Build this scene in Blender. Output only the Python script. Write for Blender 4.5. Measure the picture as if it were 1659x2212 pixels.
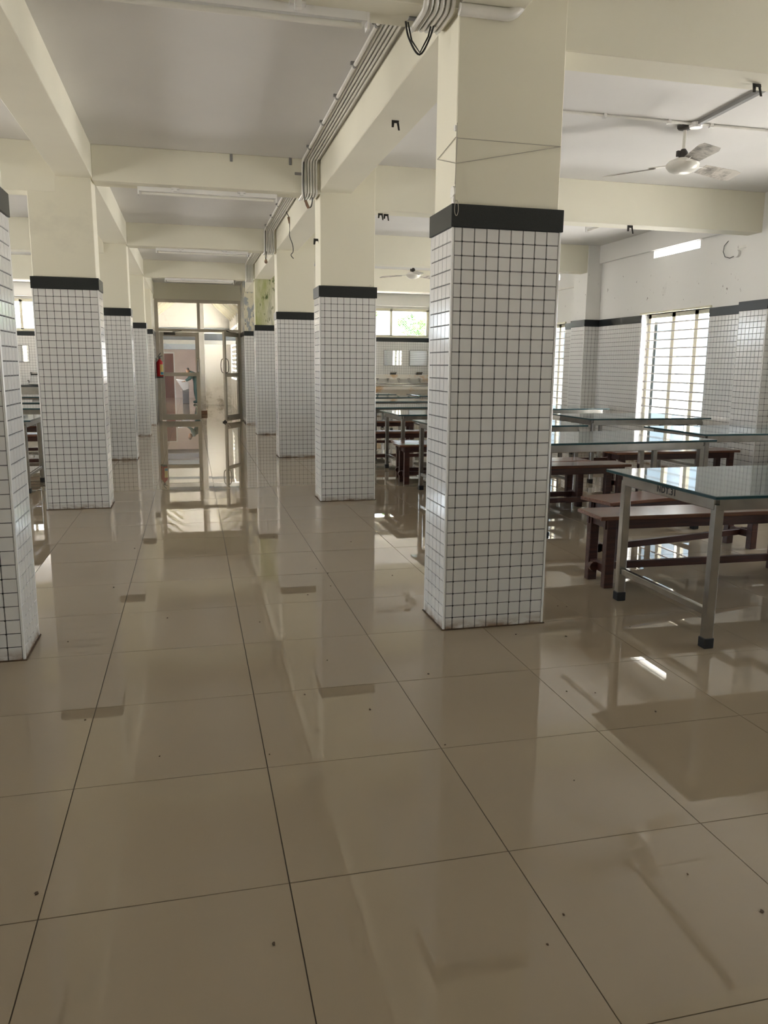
import bpy, bmesh, math, random
from mathutils import Vector, Matrix
random.seed(7)
PI = math.pi
R = math.radians
for o in list(bpy.data.objects):
    bpy.data.objects.remove(o)
SC = bpy.context.scene
COL = SC.collection

# ------------------------------------------------------------------ camera
cam_d = bpy.data.cameras.new('camera')
cam_d.sensor_fit = 'VERTICAL'
cam_d.sensor_height = 36.0
cam_d.lens = 36.0 * 1686.83 / 2212.0
cam_d.clip_start = 0.02
cam_d.clip_end = 400
cam = bpy.data.objects.new('camera', cam_d)
COL.objects.link(cam)
yaw, pit, rol = .2403, .1845, .0092
fw = Vector((math.sin(yaw) * math.cos(pit), math.cos(yaw) * math.cos(pit), -math.sin(pit)))
rt = Vector((math.cos(yaw), -math.sin(yaw), 0))
up = rt.cross(fw)
r2 = rt * math.cos(rol) + up * math.sin(rol)
u2 = -rt * math.sin(rol) + up * math.cos(rol)
mw = Matrix((r2, u2, -fw)).transposed().to_4x4()
mw.translation = Vector((-.20004, -1.7955, 1.30368))
cam.matrix_world = mw
SC.camera = cam

# ------------------------------------------------------------------ world, sun, window portals, exposure
W = bpy.data.worlds.new('sky')
SC.world = W
W.use_nodes = True
bg = W.node_tree.nodes['Background']
# clear sky above the horizon, sunlit pale ground below it
wn = W.node_tree
tcw = wn.nodes.new('ShaderNodeTexCoord'); spw = wn.nodes.new('ShaderNodeSeparateXYZ')
wn.links.new(tcw.outputs['Generated'], spw.inputs[0])
rpw = wn.nodes.new('ShaderNodeMapRange'); rpw.inputs[1].default_value = -.06; rpw.inputs[2].default_value = .04
wn.links.new(spw.outputs['Z'], rpw.inputs[0])
mxw = wn.nodes.new('ShaderNodeMix'); mxw.data_type = 'RGBA'
wn.links.new(rpw.outputs[0], mxw.inputs['Factor'])
mxw.inputs['A'].default_value = (2.3, 2.19, 2.06, 1)
mxw.inputs['B'].default_value = (0.78, 0.90, 1.0, 1)
wn.links.new(mxw.outputs['Result'], bg.inputs[0])
bg.inputs[1].default_value = 8.0
sun_d = bpy.data.lights.new('sun', 'SUN')
sun_d.energy = 60
sun_d.color = (1.0, .96, .91)
sun_d.angle = R(.6)
sun = bpy.data.objects.new('sun', sun_d)
COL.objects.link(sun)
sun.rotation_euler = Vector((-.33, .22, -1)).to_track_quat('-Z', 'Y').to_euler()

def portal(loc, rot, sx, sy):
    d = bpy.data.lights.new('window_portal', 'AREA')
    d.shape = 'RECTANGLE'; d.size = sx; d.size_y = sy
    d.cycles.is_portal = True
    o = bpy.data.objects.new('window_portal', d)
    COL.objects.link(o)
    o.location = loc; o.rotation_euler = rot
WIN_C = [7.51 + 3.83 * k for k in (-2, -1, 0, 1, 2)]
for c in WIN_C:
    portal((6.22, c, 1.32), (0, R(90), 0), 1.44, 1.5)     # emits towards -x
    portal((-6.22, c, 1.32), (0, R(-90), 0), 1.44, 1.5)
portal((4.0, 18.62, 2.41), (R(-90), 0, 0), 3.8, .68)
portal((-4.0, 18.62, 2.41), (R(-90), 0, 0), 3.8, .68)
SC.view_settings.view_transform = 'Standard'
SC.view_settings.look = 'None'
SC.view_settings.gamma = 1
SC.view_settings.use_curve_mapping = False
SC.view_settings.exposure = 1.4

# ------------------------------------------------------------------ materials
def new_mat(name):
    m = bpy.data.materials.new(name); m.use_nodes = True
    nt = m.node_tree
    return m, nt, nt.nodes['Principled BSDF']

def mat(name, col, rough=.5, metal=0, var=0, scale=6, bump=0, bscale=60, spec=None, coat=0):
    m, nt, p = new_mat(name)
    p.inputs['Base Color'].default_value = (*col, 1)
    p.inputs['Roughness'].default_value = rough
    p.inputs['Metallic'].default_value = metal
    if spec is not None: p.inputs['Specular IOR Level'].default_value = spec
    if coat: p.inputs['Coat Weight'].default_value = coat; p.inputs['Coat Roughness'].default_value = .05
    geo = nt.nodes.new('ShaderNodeNewGeometry')
    if var:
        n = nt.nodes.new('ShaderNodeTexNoise'); n.inputs['Scale'].default_value = scale; n.inputs['Detail'].default_value = 5
        nt.links.new(geo.outputs['Position'], n.inputs['Vector'])
        r = nt.nodes.new('ShaderNodeValToRGB')
        r.color_ramp.elements[0].position = .3; r.color_ramp.elements[1].position = .7
        r.color_ramp.elements[0].color = (*[max(0, c * (1 - var)) for c in col], 1)
        r.color_ramp.elements[1].color = (*[min(1, c * (1 + var)) for c in col], 1)
        nt.links.new(n.outputs['Fac'], r.inputs['Fac'])
        nt.links.new(r.outputs['Color'], p.inputs['Base Color'])
    if bump:
        n = nt.nodes.new('ShaderNodeTexNoise'); n.inputs['Scale'].default_value = bscale; n.inputs['Detail'].default_value = 4
        nt.links.new(geo.outputs['Position'], n.inputs['Vector'])
        b = nt.nodes.new('ShaderNodeBump'); b.inputs['Strength'].default_value = bump; b.inputs['Distance'].default_value = .002
        nt.links.new(n.outputs['Fac'], b.inputs['Height'])
        nt.links.new(b.outputs['Normal'], p.inputs['Normal'])
    return m

def stained(name, base, stains, rough=.6):
    """paint with procedural stain patches: stains = [(colour, noise scale, threshold, softness, box or None)]"""
    m, nt, p = new_mat(name)
    p.inputs['Roughness'].default_value = rough
    geo = nt.nodes.new('ShaderNodeNewGeometry')
    rgb = nt.nodes.new('ShaderNodeRGB'); rgb.outputs[0].default_value = (*base, 1)
    cur = rgb.outputs[0]
    for col, sc, th, soft, box in stains:
        mp = nt.nodes.new('ShaderNodeMapping'); mp.inputs['Scale'].default_value = sc
        nt.links.new(geo.outputs['Position'], mp.inputs['Vector'])
        n = nt.nodes.new('ShaderNodeTexNoise'); n.inputs['Scale'].default_value = 1; n.inputs['Detail'].default_value = 6; n.inputs['Roughness'].default_value = .65
        nt.links.new(mp.outputs[0], n.inputs['Vector'])
        r = nt.nodes.new('ShaderNodeMapRange'); r.inputs[1].default_value = th; r.inputs[2].default_value = th + soft
        nt.links.new(n.outputs['Fac'], r.inputs[0])
        fac = r.outputs[0]
        if box:
            sep = nt.nodes.new('ShaderNodeSeparateXYZ'); nt.links.new(geo.outputs['Position'], sep.inputs[0])
            for ax, lo, hi in box:
                q = nt.nodes.new('ShaderNodeMapRange'); q.inputs[1].default_value = lo; q.inputs[2].default_value = hi
                nt.links.new(sep.outputs[ax], q.inputs[0])
                mu = nt.nodes.new('ShaderNodeMath'); mu.operation = 'MULTIPLY'
                nt.links.new(fac, mu.inputs[0]); nt.links.new(q.outputs[0], mu.inputs[1]); fac = mu.outputs[0]
        mx = nt.nodes.new('ShaderNodeMix'); mx.data_type = 'RGBA'
        nt.links.new(fac, mx.inputs['Factor']); nt.links.new(cur, mx.inputs['A']); mx.inputs['B'].default_value = (*col, 1)
        cur = mx.outputs['Result']
    nt.links.new(cur, p.inputs['Base Color'])
    return m

def glass_mat(name, tint=(1, 1, 1), rough=.0):
    m = bpy.data.materials.new(name); m.use_nodes = True
    nt = m.node_tree; nt.nodes.clear()
    out = nt.nodes.new('ShaderNodeOutputMaterial')
    t = nt.nodes.new('ShaderNodeBsdfTransparent'); t.inputs[0].default_value = (*tint, 1)
    g = nt.nodes.new('ShaderNodeBsdfGlossy'); g.inputs['Roughness'].default_value = rough
    ge = nt.nodes.new('ShaderNodeNewGeometry')
    dt = nt.nodes.new('ShaderNodeVectorMath'); dt.operation = 'DOT_PRODUCT'
    nt.links.new(ge.outputs['Normal'], dt.inputs[0]); nt.links.new(ge.outputs['Incoming'], dt.inputs[1])
    ab = nt.nodes.new('ShaderNodeMath'); ab.operation = 'ABSOLUTE'; nt.links.new(dt.outputs['Value'], ab.inputs[0])
    iv = nt.nodes.new('ShaderNodeMath'); iv.operation = 'SUBTRACT'; iv.inputs[0].default_value = 1; nt.links.new(ab.outputs[0], iv.inputs[1])
    pw = nt.nodes.new('ShaderNodeMath'); pw.operation = 'POWER'; pw.inputs[1].default_value = 5; nt.links.new(iv.outputs[0], pw.inputs[0])
    f = nt.nodes.new('ShaderNodeMath'); f.operation = 'MULTIPLY_ADD'; f.inputs[1].default_value = .95; f.inputs[2].default_value = .035
    nt.links.new(pw.outputs[0], f.inputs[0])
    mx = nt.nodes.new('ShaderNodeMixShader')
    nt.links.new(f.outputs[0], mx.inputs[0]); nt.links.new(t.outputs[0], mx.inputs[1]); nt.links.new(g.outputs[0], mx.inputs[2])
    nt.links.new(mx.outputs[0], out.inputs[0])
    return m

def wood(name, c1, c2, rough=.35):
    m, nt, p = new_mat(name)
    p.inputs['Roughness'].default_value = rough
    tc = nt.nodes.new('ShaderNodeTexCoord')
    mp = nt.nodes.new('ShaderNodeMapping'); mp.inputs['Scale'].default_value = (2.0, 30, 30)
    n = nt.nodes.new('ShaderNodeTexNoise'); n.inputs['Scale'].default_value = 2.2; n.inputs['Detail'].default_value = 6; n.inputs['Distortion'].default_value = .6
    r = nt.nodes.new('ShaderNodeValToRGB')
    r.color_ramp.elements[0].position = .3; r.color_ramp.elements[1].position = .72
    r.color_ramp.elements[0].color = (*c1, 1); r.color_ramp.elements[1].color = (*c2, 1)
    nt.links.new(tc.outputs['Object'], mp.inputs[0]); nt.links.new(mp.outputs[0], n.inputs['Vector'])
    nt.links.new(n.outputs['Fac'], r.inputs[0]); nt.links.new(r.outputs[0], p.inputs['Base Color'])
    return m

def leafy(name, c1, c2):
    m, nt, p = new_mat(name)
    p.inputs['Roughness'].default_value = .6
    oi = nt.nodes.new('ShaderNodeNewGeometry')
    n = nt.nodes.new('ShaderNodeTexNoise'); n.inputs['Scale'].default_value = 1.7; n.inputs['Detail'].default_value = 3
    nt.links.new(oi.outputs['Position'], n.inputs['Vector'])
    r = nt.nodes.new('ShaderNodeValToRGB')
    r.color_ramp.elements[0].position = .35; r.color_ramp.elements[1].position = .65
    r.color_ramp.elements[0].color = (*c1, 1); r.color_ramp.elements[1].color = (*c2, 1)
    nt.links.new(n.outputs['Fac'], r.inputs[0]); nt.links.new(r.outputs[0], p.inputs['Base Color'])
    return m

M = {}
M['floor'] = mat('floor_vitrified', (.335, .268, .186), .012, var=.035, scale=1.3)
M['floor'].node_tree.nodes['Principled BSDF'].inputs['IOR'].default_value = 1.5
M['joint'] = mat('floor_joint', (.07, .055, .04), .8)
# white ceramic with rust-brown dirt blotches just above the floor
M['tile'] = stained('white_ceramic', (.72, .71, .695), [((.24, .14, .07), (9, 9, 26), .36, .22, ((2, .055, .0),))], .13)
M['grout'] = mat('dark_grout', (.045, .04, .045), .8)
M['dot'] = mat('black_inset', (.012, .012, .014), .3)
M['trim'] = mat('white_edge_trim', (.82, .81, .79), .22)
M['granite'] = mat('black_granite', (.012, .015, .017), .28, var=.5, scale=300)
M['cream'] = stained('cream_paint', (.775, .74, .605), [((.58, .55, .46), (.6, .6, .9), .62, .2, None), ((.42, .36, .26), (18, 18, 30), .66, .08, ((2, 2.12, 2.035),))])
M['mould'] = stained('mouldy_cream_paint', (.72, .69, .55), [((.40, .42, .18), (2.5, 2.5, .6), .42, .2, None), ((.055, .085, .02), (6, 6, 1.2), .50, .12, ((0, 1.15, 1.38),)), ((.10, .13, .04), (14, 14, 5), .58, .06, None)])
M['peel'] = stained('peeling_paint', (.66, .62, .48), [((.33, .35, .36), (9, 9, 5), .50, .04, None), ((.20, .17, .13), (20, 20, 14), .63, .04, None)])
M['white'] = stained('white_wall_paint', (.76, .75, .72), [((.5, .48, .43), (1.5, 1.5, 1.5), .66, .2, None), ((.22, .2, .18), (13, 13, 9), .665, .03, ((2, 2.1, 2.15), (2, 2.75, 2.62)))])
M['ceil'] = mat('ceiling_paint', (.74, .725, .70), .7, var=.03, scale=1.2)
M['beamp'] = mat('beam_paint', (.775, .745, .62), .6, var=.03, scale=1.5)
M['steel'] = mat('stainless_steel', (.40, .388, .37), .20, 1, var=.12, scale=14)
M['steel_sink'] = stained('stained_steel', (.72, .69, .64), [((.60, .40, .22), (2.2, 2.2, 3), .52, .12, None)], .35)
M['tabletop'] = mat('table_glass', (.10, .145, .15), .035, spec=.6)
M['tab_edge'] = mat('glass_edge', (.015, .05, .06), .1)
M['foot'] = mat('black_rubber', (.012, .012, .013), .6)
M['wood'] = wood('dark_bench_wood', (.030, .010, .008), (.085, .028, .018), .38)
M['woodtop'] = wood('bench_seat_wood', (.11, .045, .028), (.20, .09, .055), .22)
M['ink'] = mat('black_ink', (.01, .01, .012), .6)
M['pvc'] = mat('white_pvc', (.74, .72, .67), .35, var=.08, scale=9)
M['pvcgrey'] = mat('grey_conduit', (.24, .235, .23), .4)
M['cable'] = mat('black_cable', (.015, .014, .013), .5)
M['fan'] = mat('fan_enamel', (.78, .76, .70), .28)
M['blade'] = stained('dusty_blade', (.60, .56, .50), [((.10, .085, .07), (5, 5, 5), .46, .16, None)], .35)
M['dark'] = mat('dark_metal', (.05, .045, .04), .45, .3)
M['frame'] = mat('cream_window_enamel', (.70, .66, .52), .4)
M['bar'] = mat('window_bar', (.36, .34, .34), .45)
M['alu'] = mat('powder_coated_frame', (.58, .53, .44), .4, var=.06, scale=5)
M['glass'] = glass_mat('clear_glass')
M['shutter'] = glass_mat('tinted_pane', (.205, .228, .238), .15)
M['shutter_clear'] = glass_mat('hazy_pane', (.26, .275, .28), .12)
M['mirror'] = mat('mirror', (.9, .92, .93), .02, 1)
M['red'] = mat('red_enamel', (.42, .012, .015), .25)
M['yellow'] = mat('yellow_label', (.75, .58, .18), .5)
M['blue'] = mat('blue_label', (.08, .28, .42), .5)
M['brown_door'] = mat('brown_door', (.17, .055, .03), .4, var=.1)
M['pink'] = mat('pinkish_wall', (.70, .60, .55), .6, var=.06, scale=2)
M['grime'] = stained('grimy_white_wall', (.72, .69, .64), [((.30, .26, .20), (3, 3, 4), .45, .2, ((2, .8, .1),))])
M['greywall'] = mat('grey_paint', (.22, .24, .27), .6)
M['soil'] = mat('sandy_ground', (.54, .50, .43), .9, var=.15, scale=.6)
M['concrete'] = mat('concrete_yard', (.50, .52, .55), .9, var=.1, scale=.6)
M['leaf_a'] = leafy('leaves_green', (.035, .13, .02), (.12, .26, .035))
M['leaf_b'] = leafy('leaves_lime', (.16, .28, .03), (.38, .45, .08))
M['bark'] = mat('bark', (.22, .14, .09), .9, var=.3, scale=8)
M['skin'] = mat('skin', (.22, .11, .06), .5)
M['cloth'] = mat('dark_green_cloth', (.008, .035, .03), .8)
M['hair'] = mat('black_hair', (.01, .008, .007), .5)
M['basin'] = mat('grey_basin', (.30, .28, .27), .4)
M['ped'] = mat('dark_pedestal', (.07, .065, .07), .6)
M['dirt'] = mat('brown_dirt', (.09, .055, .03), .9, var=.5, scale=25)
M['string'] = mat('pale_string', (.42, .39, .33), .7)
M['paper'] = mat('peeled_paper', (.80, .78, .73), .8)
M['slat'] = mat('louvre_slat', (.50, .48, .44), .5)

# ------------------------------------------------------------------ mesh helpers
class MB:
    def __init__(s): s.v = []; s.f = []
    def add(s, vs, fs):
        b = len(s.v); s.v += [tuple(v) for v in vs]; s.f += [tuple(i + b for i in f) for f in fs]; return s
    def box(s, x0, x1, y0, y1, z0, z1, c=0):
        if c <= 0:
            return s.add([(x0, y0, z0), (x1, y0, z0), (x1, y1, z0), (x0, y1, z0), (x0, y0, z1), (x1, y0, z1), (x1, y1, z1), (x0, y1, z1)],
                         [(3, 2, 1, 0), (4, 5, 6, 7), (0, 1, 5, 4), (1, 2, 6, 5), (2, 3, 7, 6), (3, 0, 4, 7)])
        bm = bmesh.new()
        bmesh.ops.create_cube(bm, size=1)
        for v in bm.verts:
            v.co = Vector(((x0 + x1) / 2 + v.co.x * (x1 - x0), (y0 + y1) / 2 + v.co.y * (y1 - y0), (z0 + z1) / 2 + v.co.z * (z1 - z0)))
        bmesh.ops.bevel(bm, geom=bm.edges[:], offset=c, segments=1, affect='EDGES')
        bm.verts.index_update()
        s.add([v.co[:] for v in bm.verts], [[v.index for v in f.verts] for f in bm.faces])
        bm.free(); return s
    def obox(s, a, b, w, h, upv=(0, 0, 1)):
        """bar from a to b, w across, h along upv"""
        a = Vector(a); b = Vector(b); d = (b - a).normalized(); u = Vector(upv)
        r = d.cross(u).normalized() * (w / 2); u = r.cross(d).normalized() * (h / 2)
        vs = [a - r - u, a + r - u, a + r + u, a - r + u, b - r - u, b + r - u, b + r + u, b - r + u]
        return s.add(vs, [(3, 2, 1, 0), (4, 5, 6, 7), (0, 1, 5, 4), (1, 2, 6, 5), (2, 3, 7, 6), (3, 0, 4, 7)])
    def tube(s, pts, r, n=8, cap=True):
        pts = [Vector(p) for p in pts]
        rings = []
        prev = None
        for i, p in enumerate(pts):
            d = (pts[min(i + 1, len(pts) - 1)] - pts[max(i - 1, 0)]).normalized()
            if prev is None:
                ref = Vector((0, 0, 1)) if abs(d.z) < .9 else Vector((1, 0, 0))
                a = d.cross(ref).normalized()
            else:
                a = (prev - d * prev.dot(d)).normalized()
            prev = a
            b = d.cross(a)
            rr = r[i] if isinstance(r, (list, tuple)) else r
            rings.append([p + (a * math.cos(2 * PI * k / n) + b * math.sin(2 * PI * k / n)) * rr for k in range(n)])
        vs = [v for ring in rings for v in ring]; fs = []
        for i in range(len(pts) - 1):
            for k in range(n):
                fs.append((i * n + k, i * n + (k + 1) % n, (i + 1) * n + (k + 1) % n, (i + 1) * n + k))
        if cap:
            fs.append(tuple(range(n))[::-1]); fs.append(tuple((len(pts) - 1) * n + k for k in range(n)))
        return s.add(vs, fs)
    def lathe(s, prof, c=(0, 0, 0), n=20):
        vs = []; fs = []
        for r, z in prof:
            for k in range(n):
                vs.append((c[0] + r * math.cos(2 * PI * k / n), c[1] + r * math.sin(2 * PI * k / n), c[2] + z))
        for i in range(len(prof) - 1):
            for k in range(n):
                fs.append((i * n + k, i * n + (k + 1) % n, (i + 1) * n + (k + 1) % n, (i + 1) * n + k))
        fs.append(tuple(range(n))[::-1]); fs.append(tuple((len(prof) - 1) * n + k for k in range(n)))
        return s.add(vs, fs)
    def prism(s, poly, axis, a, b):
        """poly = 2-D outline in the two other axes, extruded along axis from a to b"""
        n = len(poly); vs = []
        for t in (a, b):
            for p, q in poly:
                vs.append((t, p, q) if axis == 0 else (p, t, q) if axis == 1 else (p, q, t))
        fs = [tuple(range(n))[::-1], tuple(range(n, 2 * n))] + [(i, (i + 1) % n, n + (i + 1) % n, n + i) for i in range(n)]
        return s.add(vs, fs)
    def mesh(s, name, off=(0, 0, 0)):
        me = bpy.data.meshes.new(name)
        me.from_pydata([(v[0] - off[0], v[1] - off[1], v[2] - off[2]) for v in s.v], [], s.f)
        me.update(); return me

def fix_normals(me):
    bm = bmesh.new(); bm.from_mesh(me)
    bmesh.ops.recalc_face_normals(bm, faces=bm.faces[:])
    bm.to_mesh(me); bm.free()

def tag(o, label=None, cat=None, group=None, kind=None):
    if label: o['label'] = label
    if cat: o['category'] = cat
    if group: o['group'] = group
    if kind: o['kind'] = kind
    return o

def root(name, loc=(0, 0, 0), rz=0, label=None, cat=None, group=None, kind=None):
    o = bpy.data.objects.new(name, None); COL.objects.link(o)
    o.location = loc; o.rotation_euler = (0, 0, rz); o.empty_display_size = .1
    return tag(o, label, cat, group, kind)

def part(name, mb, m, parent=None, smooth=False, kind=None, label=None, fix=True):
    """mesh object from world-space geometry; under an unrotated parent the offset of the parents is removed"""
    off = Vector((0, 0, 0)); p = parent
    while p is not None: off += Vector(p.location); p = p.parent
    me = mb.mesh(name, off)
    if fix: fix_normals(me)
    me.materials.append(M[m])
    if smooth:
        for q in me.polygons: q.use_smooth = True
        me.set_sharp_from_angle(angle=R(40))
    o = bpy.data.objects.new(name, me); COL.objects.link(o)
    if parent: o.parent = parent
    if kind: o['kind'] = kind
    if label: o['label'] = label
    return o

def copy_tree(o, parent=None):
    c = o.copy(); COL.objects.link(c); c.parent = parent
    for ch in list(o.children): copy_tree(ch, c)
    return c

def single(name, mb, m, base, label, cat, group=None, kind=None, smooth=False):
    """a thing of one mesh, origin at base"""
    me = mb.mesh(name, base); fix_normals(me); me.materials.append(M[m])
    if smooth:
        for q in me.polygons: q.use_smooth = True
        me.set_sharp_from_angle(angle=R(40))
    o = bpy.data.objects.new(name, me); COL.objects.link(o); o.location = base
    return tag(o, label, cat, group, kind)

# ------------------------------------------------------------------ ceramic cladding
PIT = 1.935 / 31            # row pitch of the small wall tiles
BAND0, BAND1 = 1.935, 2.035
CEIL = 3.13
ROWS = [(k * PIT, (k + 1) * PIT) for k in range(31)]
TILE_CACHE = {}
def tile_vf(w, h):
    g = .0013; c = .0022; t = .0034
    a = w / 2 - g; b = h / 2 - g
    vs = [(-a, 0, -b), (a, 0, -b), (a, 0, b), (-a, 0, b), (-a + c, -t, -b + c), (a - c, -t, -b + c), (a - c, -t, b - c), (-a + c, -t, b - c)]
    return vs, [(4, 5, 6, 7), (0, 1, 5, 4), (1, 2, 6, 5), (2, 3, 7, 6), (3, 0, 4, 7)]
def tile_mesh(w, h):
    k = (round(w, 4), round(h, 4))
    if k not in TILE_CACHE:
        me = bpy.data.meshes.new('tile'); v, f = tile_vf(w, h); me.from_pydata(v, [], f); me.materials.append(M['tile']); TILE_CACHE[k] = me
    return TILE_CACHE[k]

def face_tiles(org, phi, us, rows):
    """list of (centre, phi, w, h); org = point at u=0,z=0 on the face; facing direction is -y turned by phi"""
    du = Vector((math.cos(phi), math.sin(phi), 0)); out = []
    for a, b in zip(us[:-1], us[1:]):
        for z0, z1 in rows:
            out.append((Vector(org) + du * ((a + b) / 2) + Vector((0, 0, (z0 + z1) / 2)), phi, b - a, z1 - z0))
    return out

def place_tiles(lst, parent):
    L = Vector(parent.location)
    for c, phi, w, h in lst:
        o = bpy.data.objects.new('tile', tile_mesh(w, h)); COL.objects.link(o)
        o.parent = parent; o.location = c - L; o.rotation_euler = (0, 0, phi)

def join_tiles(lst, parent, name='tile_field'):
    mb = MB()
    for c, phi, w, h in lst:
        v, f = tile_vf(w, h); cs, sn = math.cos(phi), math.sin(phi)
        mb.add([(c.x + x * cs - y * sn, c.y + x * sn + y * cs, c.z + z) for x, y, z in v], f)
    return part(name, mb, 'tile', parent, kind='stuff', fix=False)

def dots(faces, parent):
    """black diamond insets at the joint crossings: faces = [(org, phi, us, rows)]"""
    mb = MB(); d = .0056
    for org, phi, us, rows in faces:
        du = Vector((math.cos(phi), math.sin(phi), 0)); nn = Vector((math.sin(phi), -math.cos(phi), 0)) * .0037
        for u in us[1:-1]:
            for z0, z1 in rows[1:]:
                c = Vector(org) + du * u + Vector((0, 0, z0))
                mb.add([c - du * d + nn, c + nn - Vector((0, 0, d)), c + du * d + nn, c + nn + Vector((0, 0, d))], [(0, 1, 2, 3)])
    return part('joint_insets', mb, 'dot', parent, kind='stuff', fix=False)

def strips(total, first):
    """strip boundaries: a cut strip first, whole tiles after"""
    n = round((total - first) / .0618); p = (total - first) / n
    return [0, first] + [first + p * (k + 1) for k in range(n)] if first > .01 else [p * k for k in range(n + 1)]

def column(name, side, y0, label, individual, upper='cream', wx=.545, wy=.335):
    x0 = .985 if side > 0 else -1.505
    x1, y1 = x0 + wx, y0 + wy
    r = root(name, ((x0 + x1) / 2, (y0 + y1) / 2, 0), 0, label, 'column', 'white-tiled columns along the aisle')
    t = .004
    part('grout_core', MB().box(x0 + t, x1 - t, y0 + t, y1 - t, 0, BAND0), 'grout', r)
    e = .012                                                  # corner trim width
    uf = [e + u for u in strips(wx - 2 * e, .038)]
    ns = 5; us = [e + (wy - 2 * e) / ns * k for k in range(ns + 1)]
    F = {'front': ((x0, y0 + t, 0), 0, uf, ROWS), 'back': ((x1, y1 - t, 0), PI, uf, ROWS),
         'left': ((x0 + t, y1, 0), -PI / 2, us, ROWS), 'right': ((x1 - t, y0, 0), PI / 2, us, ROWS)}
    allf = {k: face_tiles(*v) for k, v in F.items()}
    inner = 'left' if side > 0 else 'right'
    ind, rest = [], []
    if individual == 'front':
        ind = list(allf['front']); side_l = sorted(allf[inner], key=lambda q: (q[0] - Vector((-.2, -1.8, 1.3))).length)
        ind += side_l[:21]; rest = side_l[21:]
    elif individual == 'side':
        fr = sorted(allf['front'], key=lambda q: -q[0].x)
        ind = list(allf[inner]) + fr[:31 * 4]; rest = fr[31 * 4:]
    else:
        rest = allf['front'] + allf[inner]
    for k in allf:
        if k not in ('front', inner): rest += allf[k]
    place_tiles(ind, r)
    join_tiles(rest, r)
    dots(F.values(), r)
    for cx, cy in ((x0, y0), (x1, y0), (x0, y1), (x1, y1)):
        sx = 1 if cx == x0 else -1; sy = 1 if cy == y0 else -1
        part('corner_trim', MB().box(min(cx, cx + sx * e), max(cx, cx + sx * e), min(cy, cy + sy * e), max(cy, cy + sy * e), 0, BAND0, .003), 'trim', r)
    mbd = MB()
    for q0, q1, q2, q3 in ((x0 - .006, x1 + .006, y0 - .006, y0 + .003), (x0 - .006, x1 + .006, y1 - .003, y1 + .006), (x0 - .006, x0 + .003, y0, y1), (x1 - .003, x1 + .006, y0, y1)):
        mbd.box(q0, q1, q2, q3, 0, .005)
    part('dirt_line', mbd, 'dirt', r)
    p = .006
    part('granite_band', MB().box(x0 - p, x1 + p, y0 - p, y1 + p, BAND0, BAND1, .0015), 'granite', r)
    s = .014
    part('plaster_shaft', MB().box(x0 + s, x1 - s, y0 + s, y1 - s, BAND1, CEIL, .004), upper, r)
    return r

# ------------------------------------------------------------------ floor
fl = part('floor', MB().box(-6.2, 6.2, -4.6, 18.6, -.15, -.0022).box(-1.6, 1.3, 18.6, 31.2, -.15, -.0022), 'joint', None, kind='structure')
G = .6
cells = []
for i in range(-10, 10):
    for j in range(-7, 31):
        cells.append((i * G, (i + 1) * G, j * G, (j + 1) * G))
for i in (-2, -1, 0, 1):
    for j in range(31, 52):
        cells.append((i * G, (i + 1) * G, j * G, (j + 1) * G))
def vis(c):
    x, y = (c[0] + c[1]) / 2 + .2, (c[2] + c[3]) / 2 + 1.8
    a = math.atan2(x, y)
    return -.25 < a < .75 and y > .3
cells.sort(key=lambda c: ((c[0] + c[1]) / 2 + .2) ** 2 + ((c[2] + c[3]) / 2 + 1.8) ** 2 + (0 if vis(c) else 1e4))
def slab(x0, x1, y0, y1):
    g = .0011; c = .0006
    a, b, d, e = x0 + g, x1 - g, y0 + g, y1 - g
    return ([(a, d, -.0022), (b, d, -.0022), (b, e, -.0022), (a, e, -.0022), (a + c, d + c, 0), (b - c, d + c, 0), (b - c, e - c, 0), (a + c, e - c, 0)],
            [(4, 5, 6, 7), (0, 1, 5, 4), (1, 2, 6, 5), (2, 3, 7, 6), (3, 0, 4, 7)])
ft = bpy.data.meshes.new('floor_tile'); v, f = slab(-G / 2, G / 2, -G / 2, G / 2); ft.from_pydata(v, [], f); ft.materials.append(M['floor'])
for c in cells[:300]:
    o = bpy.data.objects.new('floor_tile', ft); COL.objects.link(o); o.parent = fl
    o.location = ((c[0] + c[1]) / 2, (c[2] + c[3]) / 2, random.uniform(-.0002, .0002))
    o.rotation_euler = (random.uniform(-1, 1) * .0007, random.uniform(-1, 1) * .0007, 0)
mb = MB()
for c in cells[300:]:
    v, f = slab(*c); mb.add(v, f)
part('floor_tile_field', mb, 'floor', fl, kind='stuff', fix=False)

# ------------------------------------------------------------------ ceiling with beams
ce = root('ceiling', (0, 5, CEIL), kind='structure')
part('slab', MB().box(-6.2, 6.2, -4.6, 18.6, CEIL, CEIL + .15), 'ceil', ce)
YB = [1.78 + 3.83 * k for k in (-1,)] + [1.78, 5.65, 9.45, 13.25]
for y in YB:
    part('beam', MB().box(-.96, 1.0, y, y + .24, 2.84, CEIL, .004), 'beamp', ce)            # aisle cross beam
    part('beam', MB().box(1.29, 5.93, y + .022, y + .24, 2.73, CEIL, .004), 'beamp', ce)           # hall cross beams
    part('beam', MB().box(-5.93, -1.26, y + .022, y + .24, 2.73, CEIL, .004), 'beamp', ce)
part('beam', MB().box(1.0, 1.29, -4.6, 17.3, 2.86, CEIL, .004), 'beamp', ce)
part('beam', MB().box(-1.255, -.96, -4.6, 17.3, 2.86, CEIL, .004), 'beamp', ce)
part('beam', MB().box(5.90, 5.95, -4.6, 18.4, 2.87, CEIL, .003), 'white', ce)
part('beam', MB().box(-5.95, -5.90, -4.6, 18.4, 2.87, CEIL, .003), 'white', ce)
part('beam', MB().box(1.6, 5.9, 18.25, 18.4, 2.83, CEIL, .003), 'white', ce)
part('beam', MB().box(-5.9, -1.6, 18.25, 18.4, 2.83, CEIL, .003), 'white', ce)

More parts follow.
